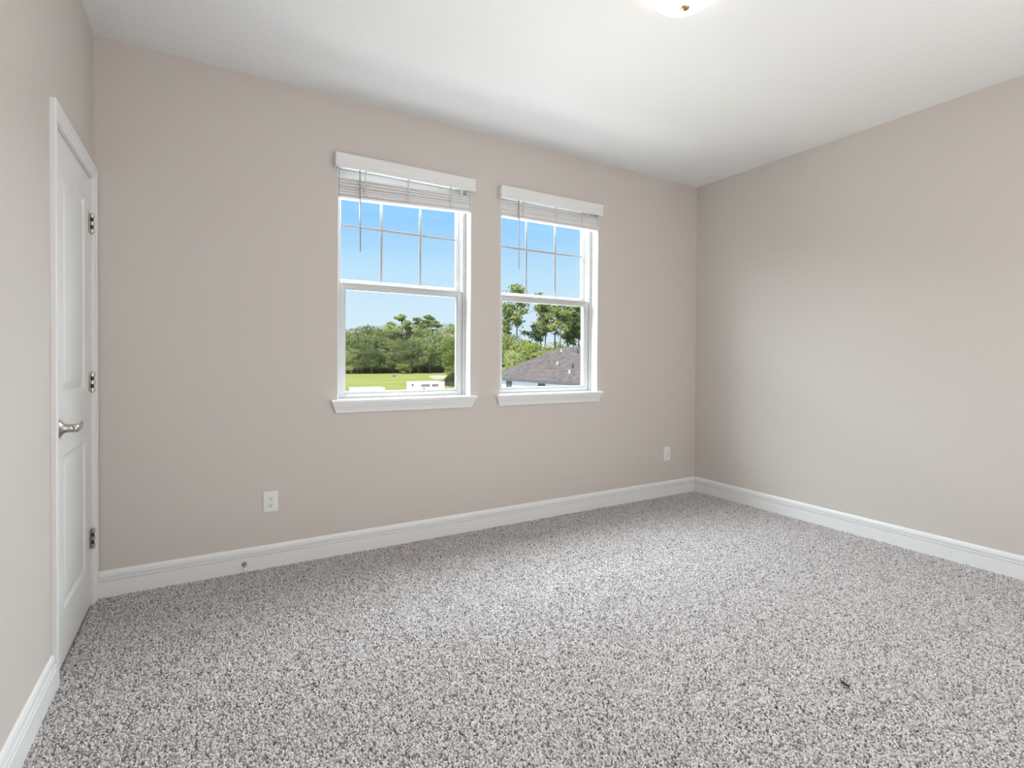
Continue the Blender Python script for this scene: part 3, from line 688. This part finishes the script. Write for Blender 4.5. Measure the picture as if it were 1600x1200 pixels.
order = sorted(range(len(NEAR)), key=lambda i: math.atan2(NEAR[i][0] - .47, NEAR[i][1] + 3.2))
cnt = {'pine': 0, 'broad': 0, 'light': 0}
for i in order:
    x, y, h, kd = NEAR[i]
    if kd == 'pine': nm, lb_ = 'pine_tree', ('tallest thin-trunked pine behind the neighbouring house' if i == 3 else 'thin-trunked pine behind the neighbouring house, %s from the left' % ORD[cnt[kd]])
    elif kd == 'broad': nm, lb_ = 'broadleaf_tree', 'dark leafy tree behind the neighbouring house, %s dark one from the left' % ORD[cnt[kd]]
    else: nm, lb_ = 'broadleaf_tree', 'light green leafy tree behind the neighbouring house, %s light one from the left' % ORD[cnt[kd]]
    k = cnt[kd]; cnt[kd] += 1
    tree(nm, kd, k % {'pine': 6, 'broad': 4, 'light': 3}[kd], x, y, h, lb_, 'tree', 'trees behind the neighbouring house', wide={'pine': .95, 'broad': 1.1, 'light': 1.1}[kd])

# ---- the neighbouring house
M['shingle'] = noise_bump(noise_color(mat('roof_shingles', (.2,.18,.18), .95, spec=.1), 2.2, (0.118, 0.098, 0.093), (0.180, 0.154, 0.146), vec=(1, 1, 3), detail=8), 9, .3, .02)
M['stucco'] = mat('white_stucco', (.60,.61,.64), .9, spec=.1)
M['fascia'] = mat('dark_fascia', (.10,.10,.105), .6)
M['pipe'] = mat('white_pipe', (.80,.79,.78), .5); M['vent_dark'] = mat('dark_vent', (.05,.05,.055), .6)
M['house_glass'] = mat('dark_window_glass', (.06,.09,.08), .12, spec=.6)
hs = thing('neighbor_house', 'single-storey white house with brown-grey hipped shingle roof', 'house', (26, 24, G))
ex0, ex1, ey0, ey1, ez, pt = 21.3, 30.5, 8.0, 36.6, -.30, .55
hw_ = (ex1 - ex0) / 2; rz_ = ez + pt * hw_
mb = MB()
c = [(ex0, ey0), (ex1, ey0), (ex1, ey1), (ex0, ey1)]
ra, rb = (ex0 + hw_, ey0 + hw_, rz_), (ex0 + hw_, ey1 - hw_, rz_)
P_ = [(x, y, ez) for x, y in c]
mb.poly([P_[0], P_[1], ra]); mb.poly([P_[1], P_[2], rb, ra]); mb.poly([P_[2], P_[3], rb]); mb.poly([P_[3], P_[0], ra, rb])
mb.poly([(x, y, ez - .04) for x, y in reversed(c)])
for k in range(4): mb.poly([P_[k], P_[(k+1)%4], (*c[(k+1)%4], ez - .04), (*c[k], ez - .04)])
bmesh.ops.remove_doubles(mb.bm, verts=mb.bm.verts[:], dist=1e-4)
roof = mb.build('roof', M['shingle'], hs)
mb = MB()
mb.box(ex0 - .03, ex0 + .0, ey0, ey1, ez - .20, ez + .01); mb.box(ex1, ex1 + .03, ey0, ey1, ez - .20, ez + .01)
mb.box(ex0, ex1, ey0 - .03, ey0, ez - .20, ez + .01); mb.box(ex0, ex1, ey1, ey1 + .03, ez - .20, ez + .01)
mb.box(ex0, ex1, ey0, ey1, ez - .20, ez - .17)
mb.build('fascia', M['fascia'], hs)
wx0 = 21.55
mb = MB(); mb.box(wx0, ex1 - .6, ey0 + .6, ey1 - .6, G, ez - .20)
mb.build('walls', M['stucco'], hs)
for (ya, yb, za, zb) in ((32.58, 33.45, -1.30, -.52), (27.84, 28.72, -.93, -.51)):
    mb = MB(); f_ = .05
    mb.box(wx0 - .04, wx0, ya, ya + f_, za, zb); mb.box(wx0 - .04, wx0, yb - f_, yb, za, zb); mb.box(wx0 - .04, wx0, ya + f_, yb - f_, za, za + f_); mb.box(wx0 - .04, wx0, ya + f_, yb - f_, zb - f_, zb)
    mb.box(wx0 - .03, wx0, ya + f_, yb - f_, (za+zb)/2 - .02, (za+zb)/2 + .02)
    wf = mb.build('house_window', M['fascia'], hs)
    mb = MB(); mb.box(wx0 - .015, wx0 - .002, ya + f_, yb - f_, za + f_, zb - f_); mb.build('pane', M['house_glass'], wf)
for (x, y, z, r_, h_) in ((25.29, 31.07, 1.89, .05, .22), (23.48, 29.05, .90, .05, .22), (22.42, 26.10, .32, .055, .24)):
    mb = MB(); mb.lathe([(.0, -.12), (r_*1.9, -.12), (r_*1.8, .02), (r_, .05), (r_, h_), (r_*.8, h_), (r_*.8, h_-.1), (0, h_-.1)], (x, y, z - .05), 'Z', 16); mb.build('vent_pipe', M['pipe'], roof)
for (x, y, z) in ((22.98, 26.47, .62), (24.96, 28.45, 1.71)):
    mb = MB(); mb.lathe([(.0, -.1), (.06, -.1), (.06, .26), (.09, .27), (.09, .33), (0, .36)], (x, y, z - .05), 'Z', 14); mb.build('flue', M['vent_dark'], roof)

# ---- the two white trailers parked at the near edge of the lawn
M['trailer'] = mat('white_trailer_panel', (.62,.61,.64), .45); M['tyre'] = mat('black_tyre', (.03,.03,.03), .8)
M['screen'] = mat('brown_window', (.22,.15,.15), .3); M['chrome'] = mat('bare_steel', (.45,.45,.46), .4, metal=1.0)
def trailer(x0, x1, y, top, depth, label, windows):
    t = thing('cargo_trailer', label, 'trailer', ((x0+x1)/2, y + depth/2, G), 'white trailers beside the lawn')
    zb = G + .45
    mb = MB(); mb.box(x0, x1, y, y + depth, zb, top)
    mb.build('body', M['trailer'], t, bevel=.06)
    mb = MB(); mb.box(x0 - .02, x1 + .02, y - .02, y + depth + .02, top - .02, top + .05); mb.build('roof_cap', M['trailer'], t, bevel=.02)
    for wx in (x0 + .28*(x1-x0), x0 + .72*(x1-x0)):
        for yy in (y + .02, y + depth - .22):
            mb = MB(); mb.tube([(wx, yy, G + .34), (wx, yy + .2, G + .34)], .34, n=24); wh = mb.build('wheel', M['tyre'], t, bevel=.03)
            mb = MB(); mb.tube([(wx, yy - .01, G + .34), (wx, yy + .21, G + .34)], .16, n=16); mb.build('hub', M['chrome'], wh)
    mb = MB(); mb.tube([(x0, y + depth/2, zb + .05), (x0 - .55, y + depth/2, zb + .05)], .05, n=8); mb.tube([(x0 - .5, y + depth/2, zb + .3), (x0 - .5, y + depth/2, G)], .035, n=8)
    mb.build('hitch', M['chrome'], t)
    for a, b_ in windows:
        mb = MB(); mb.box(a, b_, y - .03, y, top - .42, top - .16); wf = mb.build('window_frame', M['chrome'], t)
        mb = MB(); mb.box(a + .04, b_ - .04, y - .035, y - .028, top - .39, top - .19); mb.build('pane', M['screen'], wf)
    return t
t2 = trailer(17.75, 21.05, 45.0, -1.09, 2.0, 'white trailer with two brown windows at the right of the lawn', ((18.55, 19.45), (19.65, 20.35)))
for (a, b_, c0, c1) in ((18.55, 18.62, -1.82, -1.70), (18.72, 18.98, -1.80, -1.66), (20.25, 20.32, -1.80, -1.70)):
    mb = MB(); mb.box(a, b_, 44.95, 45, c0, c1); mb.build('latch', M['vent_dark'], t2)
mb = MB(); mb.box(17.62, 17.74, 44.98, 45.06, -1.42, -1.22); mb.build('lamp_bracket', M['vent_dark'], t2)
trailer(12.10, 14.98, 45.0, -1.56, 2.0, 'plain white trailer at the left of the lawn', ())
